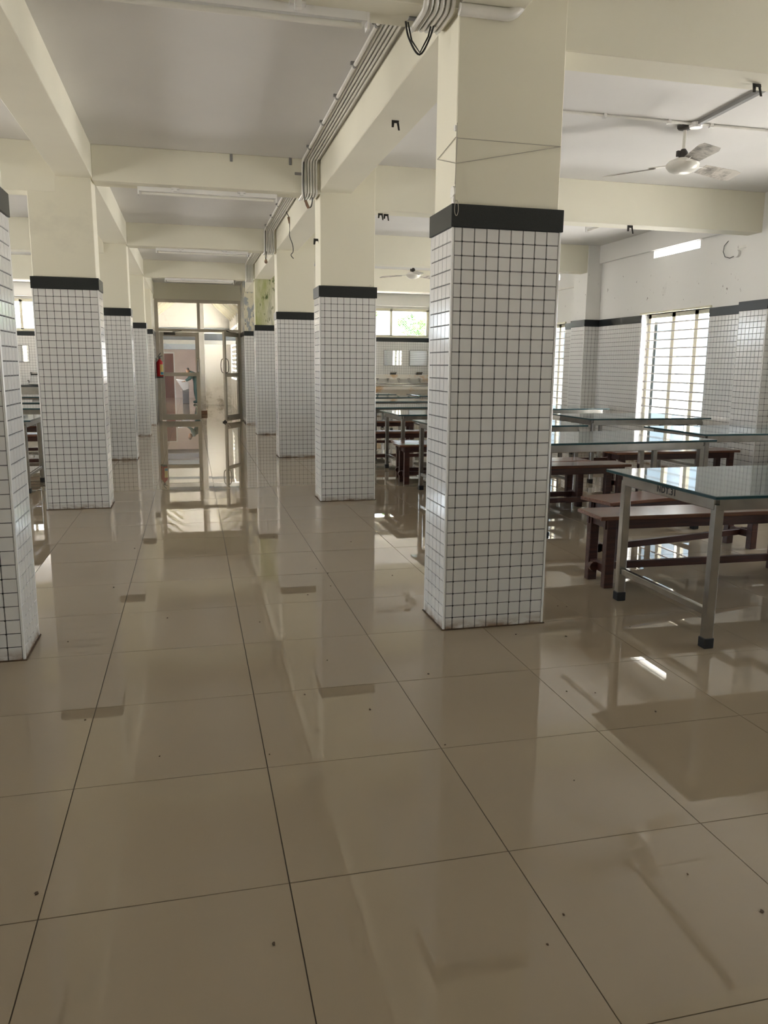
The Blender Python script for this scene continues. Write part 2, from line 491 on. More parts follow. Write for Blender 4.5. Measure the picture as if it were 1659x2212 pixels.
# ------------------------------------------------------------------ side walls with windows
WZ0, WZ1 = .60, 2.04
VZ0, VZ1 = 2.775, 2.865
PIERS = [(y - .16 + .16, y + .45) for y in (1.65 - 3.83, 1.65, 5.46, 9.45, 13.25)]
def side_wall(sgn, name):
    xi, xo = 5.95, 6.2
    r = root(name, (sgn * 6.07, 5, 0), kind='structure')
    mb = MB()
    X = lambda a, b: (min(sgn * a, sgn * b), max(sgn * a, sgn * b))
    ys = [-4.6] + [v for c in WIN_C for v in (c - .75, c + .75)] + [18.4]
    for k in range(0, len(ys), 2):
        mb.box(*X(xi, xo), ys[k], ys[k + 1], 0, CEIL)
    for c in WIN_C:
        a, b = c - .75, c + .75
        mb.box(*X(xi, xo), a, b, 0, WZ0); mb.box(*X(xi, xo), a, b, WZ1, VZ0); mb.box(*X(xi, xo), a, b, VZ1, CEIL)
        mb.box(*X(xi, xo), a, c - .45, VZ0, VZ1); mb.box(*X(xi, xo), c + .56, b, VZ0, VZ1)
    part('plaster', mb, 'white', r)
    # piers
    px = 5.70
    faces = []; gr = MB(); tiles = []; F = []
    for y0, y1 in PIERS:
        part('pier_shaft', MB().box(*X(px + .012, xi), y0 + .012, y1 - .012, BAND1, CEIL, .003), 'white', r)
        gr.box(*X(px + .004, xi), y0 + .004, y1 - .004, 0, BAND0)
        part('granite_band', MB().box(*X(px - .006, xi), y0 - .006, y1 + .006, BAND0, BAND1, .0015), 'granite', r)
        part('corner_trim', MB().box(*X(px, px + .012), y0, y0 + .012, 0, BAND0, .003), 'trim', r)
        part('corner_trim', MB().box(*X(px, px + .012), y1 - .012, y1, 0, BAND0, .003), 'trim', r)
        us = [.012 + (y1 - y0 - .024) / 7 * k for k in range(8)]
        uf = [.012 + (xi - px - .012) / 4 * k for k in range(5)]
        if sgn > 0:
            F += [((px + .004, y1, 0), -PI / 2, us, ROWS), ((px, y0 + .004, 0), 0, uf, ROWS), ((xi, y1 - .004, 0), PI, [u - .012 for u in uf], ROWS)]
        else:
            F += [((-px - .004, y0, 0), PI / 2, us, ROWS), ((-xi, y0 + .004, 0), 0, [u - .012 for u in uf], ROWS), ((-px, y1 - .004, 0), PI, uf, ROWS)]
    # flat wall panels between piers and windows
    cuts = sorted([-4.6, 18.4] + [v for p in PIERS for v in p] + [v for c in WIN_C for v in (c - .75, c + .75)])
    pans = []
    for a, b in zip(cuts[:-1], cuts[1:]):
        m_ = (a + b) / 2
        if any(p[0] < m_ < p[1] for p in PIERS): continue
        win = any(abs(m_ - c) < .75 for c in WIN_C)
        pans.append((a, b, win))
    for a, b, win in pans:
        rows = [q for q in ROWS if q[1] <= WZ0 + .03] if win else ROWS
        top = rows[-1][1]
        gr.box(*X(xi - .004, xi), a, b, 0, top)
        n = max(1, round((b - a) / .0622)); us = [(b - a) / n * k for k in range(n + 1)]
        F.append((((xi - .004) * sgn, b if sgn > 0 else a, 0), -PI / 2 * sgn, us, rows))
        if not win:
            part('granite_band', MB().box(*X(xi - .012, xi), a, b, BAND0, BAND1, .0015), 'granite', r)
    # tiled window reveals
    for c in WIN_C:
        for s_ in (-1, 1):
            yy = c + s_ * .75
            rv = [q for q in ROWS if q[0] >= WZ0 - .01]
            F.append(((sgn * xi if sgn * s_ > 0 else sgn * (xi + .11), yy - s_ * .001, 0), 0 if s_ > 0 else PI, [0, .055, .11], rv)) if sgn * s_ > 0 else \
                F.append(((sgn * (xi + .11) if s_ * sgn < 0 else sgn * xi, yy - s_ * .001, 0), 0 if s_ > 0 else PI, [0, .055, .11], rv))
    part('grout_bed', gr, 'grout', r)
    for q in F: tiles += face_tiles(*q)
    if sgn > 0:
        camp = Vector((-.2, -1.8, 1.3))
        def key(t):
            c = t[0]
            ok = (5.44 < c.y < 6.8 or 8.2 < c.y < 9.4) and c.z > .55 and c.x < 5.96
            return (0 if ok else 1, c.y)
        tiles.sort(key=key)
        place_tiles(tiles[:300], r); tiles = tiles[300:]
    join_tiles(tiles, r)
    dots([q for q in F], r)
    return r
side_wall(1, 'wall_right')
side_wall(-1, 'wall_left')
part('wall_back', MB().box(-6.2, 6.2, -4.8, -4.6, 0, CEIL), 'cream', None, kind='structure')

def window(n, sgn, c, detail=True):
    r = root('window_%d' % n, (sgn * 6.06, c, WZ0), kind='structure')
    X = lambda a, b: (min(sgn * a, sgn * b), max(sgn * a, sgn * b))
    y0, y1 = c - .75, c + .75
    fr = MB()
    for a, b in ((y0, y0 + .06), (y1 - .06, y1), (c + .12, c + .195), (c - .375, c - .30)):
        fr.box(*X(6.06, 6.11), a, b, WZ0, WZ1)
    fr.box(*X(6.06, 6.11), y0, y1, WZ1 - .05, WZ1); fr.box(*X(6.06, 6.11), y0, y1, WZ0, WZ0 + .045)
    part('window_frame', fr, 'frame', r)
    part('window_head', MB().box(*X(5.925, 6.06), y0 - .03, y1 + .03, WZ1, WZ1 + .025, .003), 'frame', r)
    part('window_sill', MB().box(*X(5.94, 6.2), y0, y1, WZ0 - .02, WZ0 + .006), 'granite', r)
    for k in range(12):
        z = WZ0 + .072 + k * .113
        part('bar', MB().tube([(sgn * 6.035, y0, z), (sgn * 6.035, y1, z)], .0095, 6), 'bar', r, True)
    # outward-opened shutters with hazy panes
    for hy, ang, wd in ((y0 + .02, 62, .37), (c - .30, 68, .44), (y1 - .02, -74, .55)):
        s_ = 1 if ang > 0 else -1
        d = Vector((sgn * math.sin(R(abs(ang))), s_ * math.cos(R(abs(ang))), 0))
        h = Vector((sgn * 6.12, hy, 0)); e = h + d * wd
        sh = MB()
        for p in (h, e): sh.obox(p + Vector((0, 0, WZ0 + .05)), p + Vector((0, 0, WZ1 - .06)), .03, .03, d)
        for z in (WZ0 + .065, WZ1 - .075): sh.obox(h + Vector((0, 0, z)), e + Vector((0, 0, z)), .03, .03)
        q = part('shutter', sh, 'frame', r)
        part('pane', MB().obox(h + Vector((0, 0, (WZ0 + WZ1) / 2)) + d * .015, e + Vector((0, 0, (WZ0 + WZ1) / 2)) - d * .015, .004, WZ1 - WZ0 - .16), 'shutter' if s_ > 0 else 'shutter_clear', q)
    part('added_overhang', MB().box(*X(6.2, 6.75), y0 - .15, y1 + .15, WZ1 + .08, WZ1 + .15), 'concrete', r)  # unseen overhang added outside to keep sun patches out of the hall
    return r
n_ = 1
for sgn in (1, -1):
    for c in WIN_C:
        if c > 2 or sgn < 0 or True:
            window(n_, sgn, c); n_ += 1

# ------------------------------------------------------------------ end walls of the two halls (y = 18.4)
EW = 18.4
def end_wall(sgn, name, wn):
    X = lambda a, b: (min(sgn * a, sgn * b), max(sgn * a, sgn * b))
    r = root(name, (sgn * 3.8, EW + .1, 0), kind='structure')
    w0, w1, z0, z1 = 2.1, 5.90, 2.075, 2.755
    mb = MB().box(*X(1.0, w0), EW, EW + .2, 0, CEIL).box(*X(w1, 6.2), EW, EW + .2, 0, CEIL).box(*X(w0, w1), EW, EW + .2, 0, z0).box(*X(w0, w1), EW, EW + .2, z1, CEIL)
    part('plaster', mb, 'white', r)
    part('grout_bed', MB().box(*X(1.5, 5.95), EW - .004, EW, 0, BAND0), 'grout', r)
    part('granite_band', MB().box(*X(1.5, 5.94), EW - .012, EW, BAND0, BAND1), 'granite', r)
    n = round(4.4 / .0622)
    org = (1.53 if sgn > 0 else -5.93, EW - .004, 0)
    us = [4.4 / n * k for k in range(n + 1)]
    join_tiles(face_tiles(org, 0, us, ROWS), r)
    wr = root('window_%d' % wn, (sgn * 4.0, EW, z0), kind='structure')
    fr = MB().box(*X(w0, w1), EW - .02, EW + .05, z1 - .05, z1 + .015).box(*X(w0, w1), EW - .02, EW + .05, z0 - .03, z0 + .03)
    for a in (w0 + .0, 3.02, 3.96, 4.86, w1 - .06): fr.box(*X(a, a + .06), EW - .02, EW + .05, z0, z1)
    part('window_frame', fr, 'frame', wr)
    m2 = MB(); st = .062; hh = z1 - z0
    a = w0 - hh
    while a < w1:
        for s_ in (1, -1):
            # diagonal wires clipped to the opening
            xs, xe = (a, a + hh)
            t0 = max(0, (w0 - xs) / hh); t1 = min(1, (w1 - xs) / hh)
            if t1 > t0:
                zA, zB = (z0 + t0 * hh, z0 + t1 * hh) if s_ > 0 else (z1 - t0 * hh, z1 - t1 * hh)
                m2.tube([(sgn * (xs + t0 * hh), EW + .07 + .002 * s_, zA), (sgn * (xs + t1 * hh), EW + .07 + .002 * s_, zB)], .003, 4)
        a += st
    part('wire_mesh', m2, 'steel', wr, kind='stuff')
    part('pane', MB().box(*X(w0, w1), EW + .03, EW + .034, z0, z1), 'glass', wr)
    return r
end_wall(1, 'wall_end_right', 20)
end_wall(-1, 'wall_end_left', 21)

# ------------------------------------------------------------------ porch walls and wall above the door
DY = 17.35
for sgn, nm in ((1, 'wall_porch_right'), (-1, 'wall_porch_left')):
    X = lambda a, b: (min(sgn * a, sgn * b), max(sgn * a, sgn * b))
    r = root(nm, (sgn * 1.25, 16.7, 0), kind='structure')
    y0, y1 = 15.95, 17.5
    xi, xo = .965, 1.53
    part('plaster', MB().box(*X(xi + .014, xo), y0 + .014, y1, BAND1, CEIL), 'peel' if sgn > 0 else 'cream', r)
    part('plaster_return', MB().box(*X(xo - .1, xo), y1, EW, 0, CEIL), 'white', r)
    part('grout_core', MB().box(*X(xi + .004, xo - .004), y0 + .004, y1, 0, BAND0), 'grout', r)
    part('granite_band', MB().box(*X(xi - .006, xo + .006), y0 - .006, DY - .02, BAND0, BAND1, .0015), 'granite', r)
    part('corner_trim', MB().box(*X(xi, xi + .012), y0, y0 + .012, 0, BAND0, .003), 'trim', r)
    uf = [k * .0628 for k in range(10)]
    us = [.012 + k * .0617 for k in range(23)]
    F = []
    if sgn > 0: F = [((xi + .004, y0 + 22.6 * .0617, 0), -PI / 2, [u - .012 for u in us], ROWS), ((xi, y0 + .004, 0), 0, uf, ROWS)]
    else: F = [((-xi - .004, y0, 0), PI / 2, us, ROWS), ((-xo, y0 + .004, 0), 0, uf, ROWS)]
    join_tiles([t for q in F for t in face_tiles(*q)], r)
    dots(F, r)
lin = part('wall_door_head', MB().box(-.98, .98, DY - .02, DY + .2, 2.77, CEIL), 'cream', None, kind='structure')

# ------------------------------------------------------------------ door
def leaf(name, p0, d, w, z0, z1, parent, handle):
    """glazed door leaf from hinge p0 along d"""
    d = Vector(d).normalized(); p0 = Vector(p0); nrm = Vector((-d.y, d.x, 0))
    mb = MB(); t = .045; st = .085
    P = lambda u, z: p0 + d * u + Vector((0, 0, z))
    mb.obox(P(st / 2, z0), P(st / 2, z1), st, t, nrm); mb.obox(P(w - st / 2, z0), P(w - st / 2, z1), st, t, nrm)
    mb.obox(P(st, z0 + .065), P(w - st, z0 + .065), t, .13); mb.obox(P(st, z1 - .05), P(w - st, z1 - .05), t, .10)
    mb.obox(P(st, 1.075), P(w - st, 1.075), t, .085)
    lf = part(name, mb, 'alu', parent)
    part('pane', MB().obox(P(st, (z0 + z1) / 2), P(w - st, (z0 + z1) / 2), .006, z1 - z0 - .1), 'glass', lf)
    hd = MB()
    for s_ in (1, -1):
        o_ = nrm * (s_ * .022)
        q = []
        for k in range(9):
            a = PI * k / 8
            q.append(P(w - st / 2, 1.28) + o_ + nrm * (s_ * .075 * math.sin(a) ** .6) + Vector((0, 0, -.16 * math.cos(a))))
        hd.tube(q, .011, 8)
    part('handle', hd, 'steel', lf, True)
    part('door_closer', MB().obox(P(.10, z1 - .04) - nrm * .05, P(.36, z1 - .04) - nrm * .05, .05, .06).obox(P(.30, z1 - .0) - nrm * .06, P(.50, z1 + .03) - nrm * .06, .02, .015), 'dark', lf)
    return lf
dr = root('door_1', (0, DY, 0), kind='structure')
fr = MB()
fr.box(-.96, -.885, DY - .03, DY + .05, 0, 2.775).box(.915, .985, DY - .03, DY + .05, 0, 2.775).box(-.885, .915, DY - .03, DY + .05, 2.70, 2.775)
fr.box(-.885, .915, DY - .03, DY + .05, 2.05, 2.115).box(-.015, .045, DY - .03, DY + .05, 2.115, 2.70)
part('door_frame', fr, 'alu', dr)
for a, b in ((-.885, -.015), (.045, .915)):
    part('transom_pane', MB().box(a, b, DY + .008, DY + .014, 2.115, 2.70), 'glass', dr)
leaf('door_leaf', (-.88, DY - .005, 0), (1, 0, 0), .885, .02, 2.04, dr, 1)
leaf('door_leaf', (.905, DY - .005, 0), (-.46, -.885, 0), .80, .03, 2.04, dr, 1)
part('door_stop', MB().obox((.50, 16.60, .02), (.60, 16.72, .10), .02, .02).obox((.48, 16.58, .012), (.56, 16.62, .012), .05, .02), 'foot', dr)

# ------------------------------------------------------------------ passage beyond the door
pr = root('wall_passage_right', (1.2, 21, 0), kind='structure')
mb = MB().box(1.08, 1.2, 17.5, 25, 0, .86).box(1.08, 1.2, 17.5, 17.9, .86, 3.4).box(1.08, 1.2, 20.6, 21.0, .86, 3.4).box(1.08, 1.2, 24.5, 25, .86, 3.4).box(1.08, 1.2, 17.9, 24.5, 2.42, 3.4)
part('plaster', mb, 'grime', pr)
for a, b in ((17.9, 20.6), (21.0, 24.5)):
    for k in range(12):
        z = .94 + k * .127
        part('louvre_slat', MB().obox((1.13, a, z), (1.13, b, z), .012, .095, (-.45, 0, .9)), 'slat', pr)
    part('added_sunshade', MB().box(1.2, 2.0, a - .1, b + .1, 2.46, 2.53), 'concrete', pr)  # unseen slab added above the louvres to block direct sun into the passage
pl = root('wall_passage_left', (-1.2, 21, 0), kind='structure')
mb = MB().box(-1.32, -1.2, 17.5, 25, 0, 1.0).box(-1.32, -1.2, 17.5, 25, 1.0, 3.4)
part('plaster', mb, 'grime', pl)
pb = root('wall_passage_back', (0, 25, 0), kind='structure')
part('plaster', MB().box(.19, 1.2, 25, 25.15, 0, 2.0).box(-1.32, 1.2, 25, 25.15, 2.0, 3.5), 'grime', pb)
part('ledge', MB().box(-1.2, 1.08, 24.93, 25.0, 2.40, 2.47), 'greywall', pb)
part('lintel_soffit', MB().box(-1.2, .19, 24.6, 25.0, 1.78, 2.0), 'greywall', pb)
rp = root('ceiling_passage', (0, 21, 2.6), kind='structure')
part('flat_ceiling', MB().box(-.55, .45, 17.5, 25, 3.32, 3.36), 'ceil', rp)
part('sloped_ceiling', MB().prism([(.45, 3.32), (1.2, 2.62), (1.2, 2.66), (.45, 3.36)], 1, 17.5, 25), 'ceil', rp)
part('sloped_ceiling', MB().prism([(-.55, 3.32), (-1.3, 2.72), (-1.3, 2.76), (-.55, 3.36)], 1, 17.5, 25), 'ceil', rp)
for k in range(7):
    y = 18.3 + k * .95
    part('rafter', MB().obox((.45, y, 3.28), (1.12, y, 2.66), .07, .08), 'frame', rp)
    part('rafter', MB().obox((-.55, y, 3.28), (-1.24, y, 2.73), .07, .08), 'frame', rp)
ps = root('trim_1', (.1, 19.7, 0), kind='structure')
part('post', MB().box(.0, .17, 19.65, 19.78, .1, 3.3, .004), 'grime', ps)
part('post_base', MB().box(-.02, .19, 19.63, 19.8, 0, .1, .004), 'bark', ps)
part('crosspiece', MB().box(-1.2, 0, 19.65, 19.75, 1.83, 1.93).box(.17, 1.08, 19.65, 19.75, 1.83, 1.93), 'trim', ps)
part('blind', MB().box(-1.2, 0, 19.68, 19.71, 1.93, 2.10).box(.17, 1.08, 19.68, 19.71, 1.93, 2.10), 'greywall', ps)
fb = root('wall_far_room', (-.6, 30.8, 0), kind='structure')
part('plaster', MB().box(-1.6, 1.3, 30.8, 30.95, 0, 2.6).box(-1.6, -1.5, 25.15, 30.8, 0, 2.6).box(.6, .7, 25.15, 27.6, 0, 2.6).box(.6, .7, 28.4, 30.8, 0, 2.6).box(.6, .7, 27.6, 28.4, 0, 1.2), 'pink', fb)
part('soffit', MB().box(-1.6, .7, 25.15, 30.95, 2.05, 2.15).box(-1.5, .6, 27.3, 27.5, 1.85, 2.05), 'greywall', fb)
d2 = root('door_2', (-1.0, 30.78, 0), kind='structure')
part('door_leaf', MB().box(-1.22, -.86, 30.74, 30.78, 0, 1.72, .004), 'brown_door', d2)
part('door_frame', MB().box(-1.27, -1.22, 30.73, 30.79, 0, 1.78).box(-.86, -.81, 30.73, 30.79, 0, 1.78).box(-1.27, -.81, 30.73, 30.79, 1.72, 1.78), 'trim', d2)

# wash basin beyond the door
wb = root('washbasin', (-.42, 25.75, 0), 0, 'grey wedge-shaped washbasin on a dark pedestal, seen through the glass door', 'washbasin')
part('bowl', MB().prism([(-.68, .80), (-.29, .755), (-.29, .50), (-.47, .44)], 1, 25.55, 25.95), 'basin', wb)
part('rim', MB().obox((-.69, 25.75, .803), (-.28, 25.75, .757), .44, .015), 'trim', wb)
part('pedestal', MB().box(-.50, -.29, 25.58, 25.92, 0, .50, .01), 'ped', wb)

# the stooping person at the basin
def skinned(name, verts, edges, radii, m, parent=None, sub=1):
    me = bpy.data.meshes.new(name); me.from_pydata(verts, edges, [])
    o = bpy.data.objects.new(name, me); COL.objects.link(o)
    bm = bmesh.new(); bm.from_mesh(me); lay = bm.verts.layers.skin.verify()
    for v, r_ in zip(bm.verts, radii):
        v[lay].radius = (r_, r_) if not isinstance(r_, tuple) else r_
    bm.verts.ensure_lookup_table(); bm.verts[0][lay].use_root = True
    bm.to_mesh(me); bm.free()
    o.modifiers.new('skin', 'SKIN').use_smooth_shade = True
    o.modifiers.new('sub', 'SUBSURF').levels = sub
    o.modifiers['sub'].render_levels = sub
    me.materials.append(M[m])
    if parent: o.parent = parent
    return o
pe = root('person', (-.03, 25.62, 0), R(6), 'person in dark green clothes stooping over the basin beyond the glass door', 'person')
#        pelvis       waist          chest          neck             shoulders                         hips/knees/ankles/toes
pv = [(.02, 0, .78), (-.04, 0, .92), (-.13, 0, 1.04), (-.20, 0, 1.05),
      (-.13, -.17, 1.02), (-.13, .17, 1.02), (-.22, -.20, .84), (-.22, .20, .84), (-.36, -.13, .76), (-.36, .13, .76),
      (.02, -.10, .74), (.02, .10, .74), (-.02, -.11, .42), (-.02, .11, .42), (.02, -.11, .07), (.02, .11, .07), (-.12, -.12, .045), (-.12, .12, .045)]
pe_e = [(0, 1), (1, 2), (2, 3), (2, 4), (2, 5), (4, 6), (5, 7), (6, 8), (7, 9), (0, 10), (0, 11), (10, 12), (11, 13), (12, 14), (13, 15), (14, 16), (15, 17)]
pr_ = [.15, .135, .14, .055, .075, .075, .05, .05, .033, .033, .11, .11, .085, .085, .06, .06, .045, .045]
skinned('body', pv, pe_e, pr_, 'cloth', pe, 2)
hd = skinned('head', [(-.21, 0, 1.05), (-.255, 0, 1.085), (-.30, 0, 1.09), (-.335, 0, 1.075)], [(0, 1), (1, 2), (2, 3)], [.05, .085, .085, .06], 'skin', pe, 2)
skinned('hair', [(-.235, 0, 1.115), (-.275, 0, 1.135), (-.31, 0, 1.12)], [(0, 1), (1, 2)], [.07, .085, .065], 'hair', pe, 2)
for s_ in (-1, 1):
    hb = [(-.36, .13 * s_, .76), (-.41, .115 * s_, .745)]
    vs, es, rs = hb[:], [(0, 1)], [.03, .035]
    for k, (dx, dy) in enumerate(((-.075, -.03), (-.085, -.012), (-.08, .008), (-.065, .026), (-.03, -.05))):
        vs += [(hb[1][0] + dx * .5, hb[1][1] + dy * s_ * .9, .745), (hb[1][0] + dx, hb[1][1] + dy * s_, .725)]
        es += [(1, 2 + 2 * k), (2 + 2 * k, 3 + 2 * k)]; rs += [.010, .008]
    skinned('hand', vs, es, rs, 'skin', pe, 1)

# ------------------------------------------------------------------ columns
column('column', 1, 1.78, 'large white-tiled column nearest the camera, right of the aisle, with string around its plaster', 'front')
column('column', -1, 1.79, 'white-tiled column cut off by the left edge of the picture', 'side')
column('column', 1, 5.645, 'second white-tiled column on the right of the aisle, beside the view of the wash trough', 'front')
column('column', -1, 5.66, 'second white-tiled column on the left of the aisle, the widest one fully in view there', 'front')
column('column', 1, 9.42, 'third white-tiled column on the right of the aisle, just left of the second', '')
column('column', -1, 9.48, 'third white-tiled column on the left of the aisle', '')
column('column', 1, 13.24, 'fourth white-tiled column on the right, with green mould on its plaster', '', 'mould')
column('column', -1, 13.27, 'fourth white-tiled column on the left, narrow, near the fire extinguisher', '')

# ------------------------------------------------------------------ dining tables
TH = .745
def make_table():
    r = root('dining_table')
    L, D = 1.55, .97
    t = MB().box(-L / 2, L / 2, -D / 2, D / 2, TH - .017, TH, .003)
    me = part('glass_top', t, 'tabletop', r)
    me.data.materials.append(M['tab_edge'])
    for p in me.data.polygons:
        if abs(p.normal.z) < .5: p.material_index = 1
    ox, oy = L / 2 - .075, D / 2 - .085
    for s_ in (-1, 1):
        part('apron', MB().box(-ox, ox, s_ * oy - .018, s_ * oy + .018, TH - .08, TH - .018, .003), 'steel', r)
        part('apron', MB().box(s_ * ox - .018, s_ * ox + .018, -oy, oy, TH - .08, TH - .018, .003), 'steel', r)
    lx, ly = ox - .006, oy - .006
    for sx in (-1, 1):
        for sy in (-1, 1):
            lg = part('leg', MB().box(sx * lx - .022, sx * lx + .022, sy * ly - .022, sy * ly + .022, .0, TH - .05, .004), 'steel', r)
            part('foot_cap', MB().box(sx * lx - .026, sx * lx + .026, sy * ly - .026, sy * ly + .026, 0, .05, .003), 'foot', lg)
        part('side_rail', MB().box(sx * lx - .014, sx * lx + .014, -ly, ly, .155, .19, .003), 'steel', r)
    return r
def make_bench():
    r = root('bench')
    L, D, H = 1.50, .30, .445
    part('seat', MB().box(-L / 2, L / 2, -D / 2, D / 2, H - .024, H, .004), 'woodtop', r)
    for s_ in (-1, 1):
        part('apron', MB().box(-L / 2 + .05, L / 2 - .05, s_ * .105 - .012, s_ * .105 + .012, H - .085, H - .024, .002), 'wood', r)
    for sx in (-1, 1):
        for sy in (-1, 1):
            part('leg', MB().box(sx * .66 - .03, sx * .66 + .03, sy * .105 - .024, sy * .105 + .024, 0, H - .024, .003), 'wood', r)
        part('end_rail', MB().box(sx * .66 - .02, sx * .66 + .02, -.085, .085, .085, .135, .002), 'wood', r)
        part('end_rail', MB().box(sx * .66 - .016, sx * .66 + .016, -.085, .085, H - .085, H - .024, .002), 'wood', r)
    st = part('stretcher', MB().box(-.72, .72, -.016, .016, .088, .132, .002), 'wood', r)
    for sx in (-1, 1):
        part('tenon', MB().tube([(sx * .70, -.016, .11), (sx * .70, .016, .11)], .030, 10), 'wood', st, True)
    return r
TABLES = [  # centre x, centre y, rotation, label
    (2.835, 1.68, 0, 'steel table with grey glass top marked NDT.31, nearest the camera at the right edge'),
    (3.10, 4.12, 3.5, 'glass-topped steel table behind the marked table, its left end hidden by the large column'),
    (2.86, 5.80, 1, 'glass-topped steel table mostly behind the large column, its left corner showing beside the column'),
    (4.92, 4.66, 0, 'glass-topped steel table at the right edge of the picture below the wall pier'),
    (4.92, 6.70, 0, 'glass-topped steel table directly in front of the barred window'),
    (4.75, 8.72, 2, 'glass-topped steel table farthest back in the right-hand view, beside the tiled wall pier'),
    (2.93, 7.63, 0, 'glass-topped steel table whose near left corner shows between the first two right columns'),
    (2.95, 9.28, 2, 'glass-topped steel table, second behind the gap between the first two right columns'),
    (3.0, 11.05, 0, 'glass-topped steel table, third row back in the gap between the right columns'),
    (3.1, 12.75, 3, 'glass-topped steel table, fourth row back in the gap between the right columns'),
    (4.88, 13.45, 0, 'glass-topped steel table before the wash trough, its left corner pointing into the gap'),
    (3.08, 14.25, 0, 'glass-topped steel table farthest back, nearest the wash trough'),
    (-2.54, 7.08, 0, 'glass-topped steel table nearest in the gap between the two left columns'),
    (-2.75, 9.34, 0, 'glass-topped steel table second back in the gap between the left columns'),
    (-3.0, 10.90, 0, 'glass-topped steel table third back in the gap between the left columns'),
    (-3.3, 13.0, 0, 'glass-topped steel table farthest back in the gap between the left columns'),
]
BENCHES = [
    (2.86, 2.41, -1, 'dark wooden bench right behind the marked steel table'),
    (3.12, 3.01, 12, 'dark wooden bench standing askew between the two nearest right tables'),
    (2.93, 4.69, 1, 'dark wooden bench behind the large column, its right end past the column edge'),
    (2.70, 5.02, 1, 'dark wooden bench farther behind the large column, beyond the one ending past the column'),
    (2.77, 6.70, 0, 'front dark wooden bench with round tenon end in the gap of the right columns'),
    (2.82, 7.02, 0, 'dark wooden bench close behind the front bench in the gap of the right columns'),
    (2.55, 8.45, 0, 'dark wooden bench crossing the gap of the right columns behind the cornered table'),
    (2.55, 10.44, 0, 'dark wooden bench far back in the gap of the right columns, its right end showing'),
    (4.80, 5.62, 1, 'dark wooden bench between the two tables in front of the barred window'),
    (4.55, 7.62, 0, 'dark wooden bench between the window table and the farthest right-hand table'),
    (-2.65, 8.62, 0, 'dark wooden bench in the gap of the left columns, before the second table'),
    (-2.85, 10.05, 0, 'dark wooden bench in the gap of the left columns, before the third table'),
]
proto = make_table()
for i, (x, y, a, lab) in enumerate(TABLES):
    o = proto if i == 0 else copy_tree(proto)
    o.location = (x, y, 0); o.rotation_euler = (0, 0, R(a)); tag(o, lab, 'table', 'glass-topped steel dining tables')
bproto = make_bench()
for i, (x, y, a, lab) in enumerate(BENCHES):
    o = bproto if i == 0 else copy_tree(bproto)
    o.location = (x, y, 0); o.rotation_euler = (0, 0, R(a)); tag(o, lab, 'bench', 'dark wooden benches')
# hand-painted marking on the near table's side apron
cu = bpy.data.curves.new('marking', 'FONT'); cu.body = 'NDT.31'; cu.size = .047; cu.extrude = .0003; cu.offset = .0009; cu.align_x = 'CENTER'; cu.space_character = 1.08
tmp = bpy.data.objects.new('tmp', cu); COL.objects.link(tmp)
bpy.context.view_layer.update()
me = bpy.data.meshes.new_from_object(tmp.evaluated_get(bpy.context.evaluated_depsgraph_get()))
bpy.data.objects.remove(tmp)
me.name = 'marking'; me.materials.clear(); me.materials.append(M['ink'])
mk = bpy.data.objects.new('marking', me); COL.objects.link(mk); mk.parent = proto
mk.matrix_local = Matrix(((0, 0, -1, -.7185), (-1, 0, 0, -.02), (0, 1, 0, TH - .063), (0, 0, 0, 1)))
mk['label'] = 'black hand-painted marking NDT.31'

# ------------------------------------------------------------------ ceiling fans
def make_fan():
    r = root('ceiling_fan')
    part('canopy', MB().lathe([(.02, 0), (.05, .008), (.06, .02), (.06, .03)], (0, 0, .25), 16), 'dark', r, True)
    part('rod', MB().tube([(0, 0, .06), (0, 0, .283)], .013, 10), 'fan', r, True)
    part('coupling', MB().lathe([(.022, 0), (.034, .015), (.034, .045), (.018, .07)], (0, 0, .045), 12).box(-.055, -.03, -.012, .012, .06, .10), 'dark', r, True)
    part('motor', MB().lathe([(.02, -.062), (.06, -.058), (.10, -.04), (.122, -.012), (.125, .005), (.105, .028), (.06, .045), (.03, .05)], (0, 0, 0), 28), 'fan', r, True)
    for k in range(3):
        a = R(135 + 120 * k); ca, sa = math.cos(a), math.sin(a)
        mb = MB(); n = 7; vs = []
        tilt = R(17)
        for t_ in (0, 1):
            for i in range(n):
                u = .20 + (.60 - .20) * i / (n - 1)
                hw = .055 + .02 * i / (n - 1) - (.018 if i == n - 1 else 0)
                for s_ in (-1, 1):
                    y = s_ * hw; z = -.004 - y * math.sin(tilt) + (.003 if t_ else 0) - .012 * (i / (n - 1))
                    vs.append((u * ca - y * sa, u * sa + y * ca, z))
        fs = []
        N = 2 * n
        for i in range(n - 1):
            b = 2 * i
            fs += [(b, b + 1, b + 3, b + 2), (N + b + 2, N + b + 3, N + b + 1, N + b), (b, b + 2, N + b + 2, N + b), (b + 3, b + 1, N + b + 1, N + b + 3)]
        fs += [(1, 0, N, N + 1), (N - 2, N - 1, 2 * N - 1, 2 * N - 2)]
        mb.add(vs, fs)
        bl = part('blade', mb, 'blade', r)
        part('blade_arm', MB().obox((.11 * ca, .11 * sa, .004), (.25 * ca, .25 * sa, .003), .045, .006), 'fan', bl)
    return r
fan = make_fan()
fan.location = (3.53, 3.88, 2.845); tag(fan, 'white ceiling fan with rust-edged blades in the upper right', 'fan', 'ceiling fans')
f2 = copy_tree(fan); f2.location = (3.56, 11.6, 2.845); f2.rotation_euler = (0, 0, R(10))
tag(f2, 'small distant ceiling fan seen between the first two right columns', 'fan', 'ceiling fans')

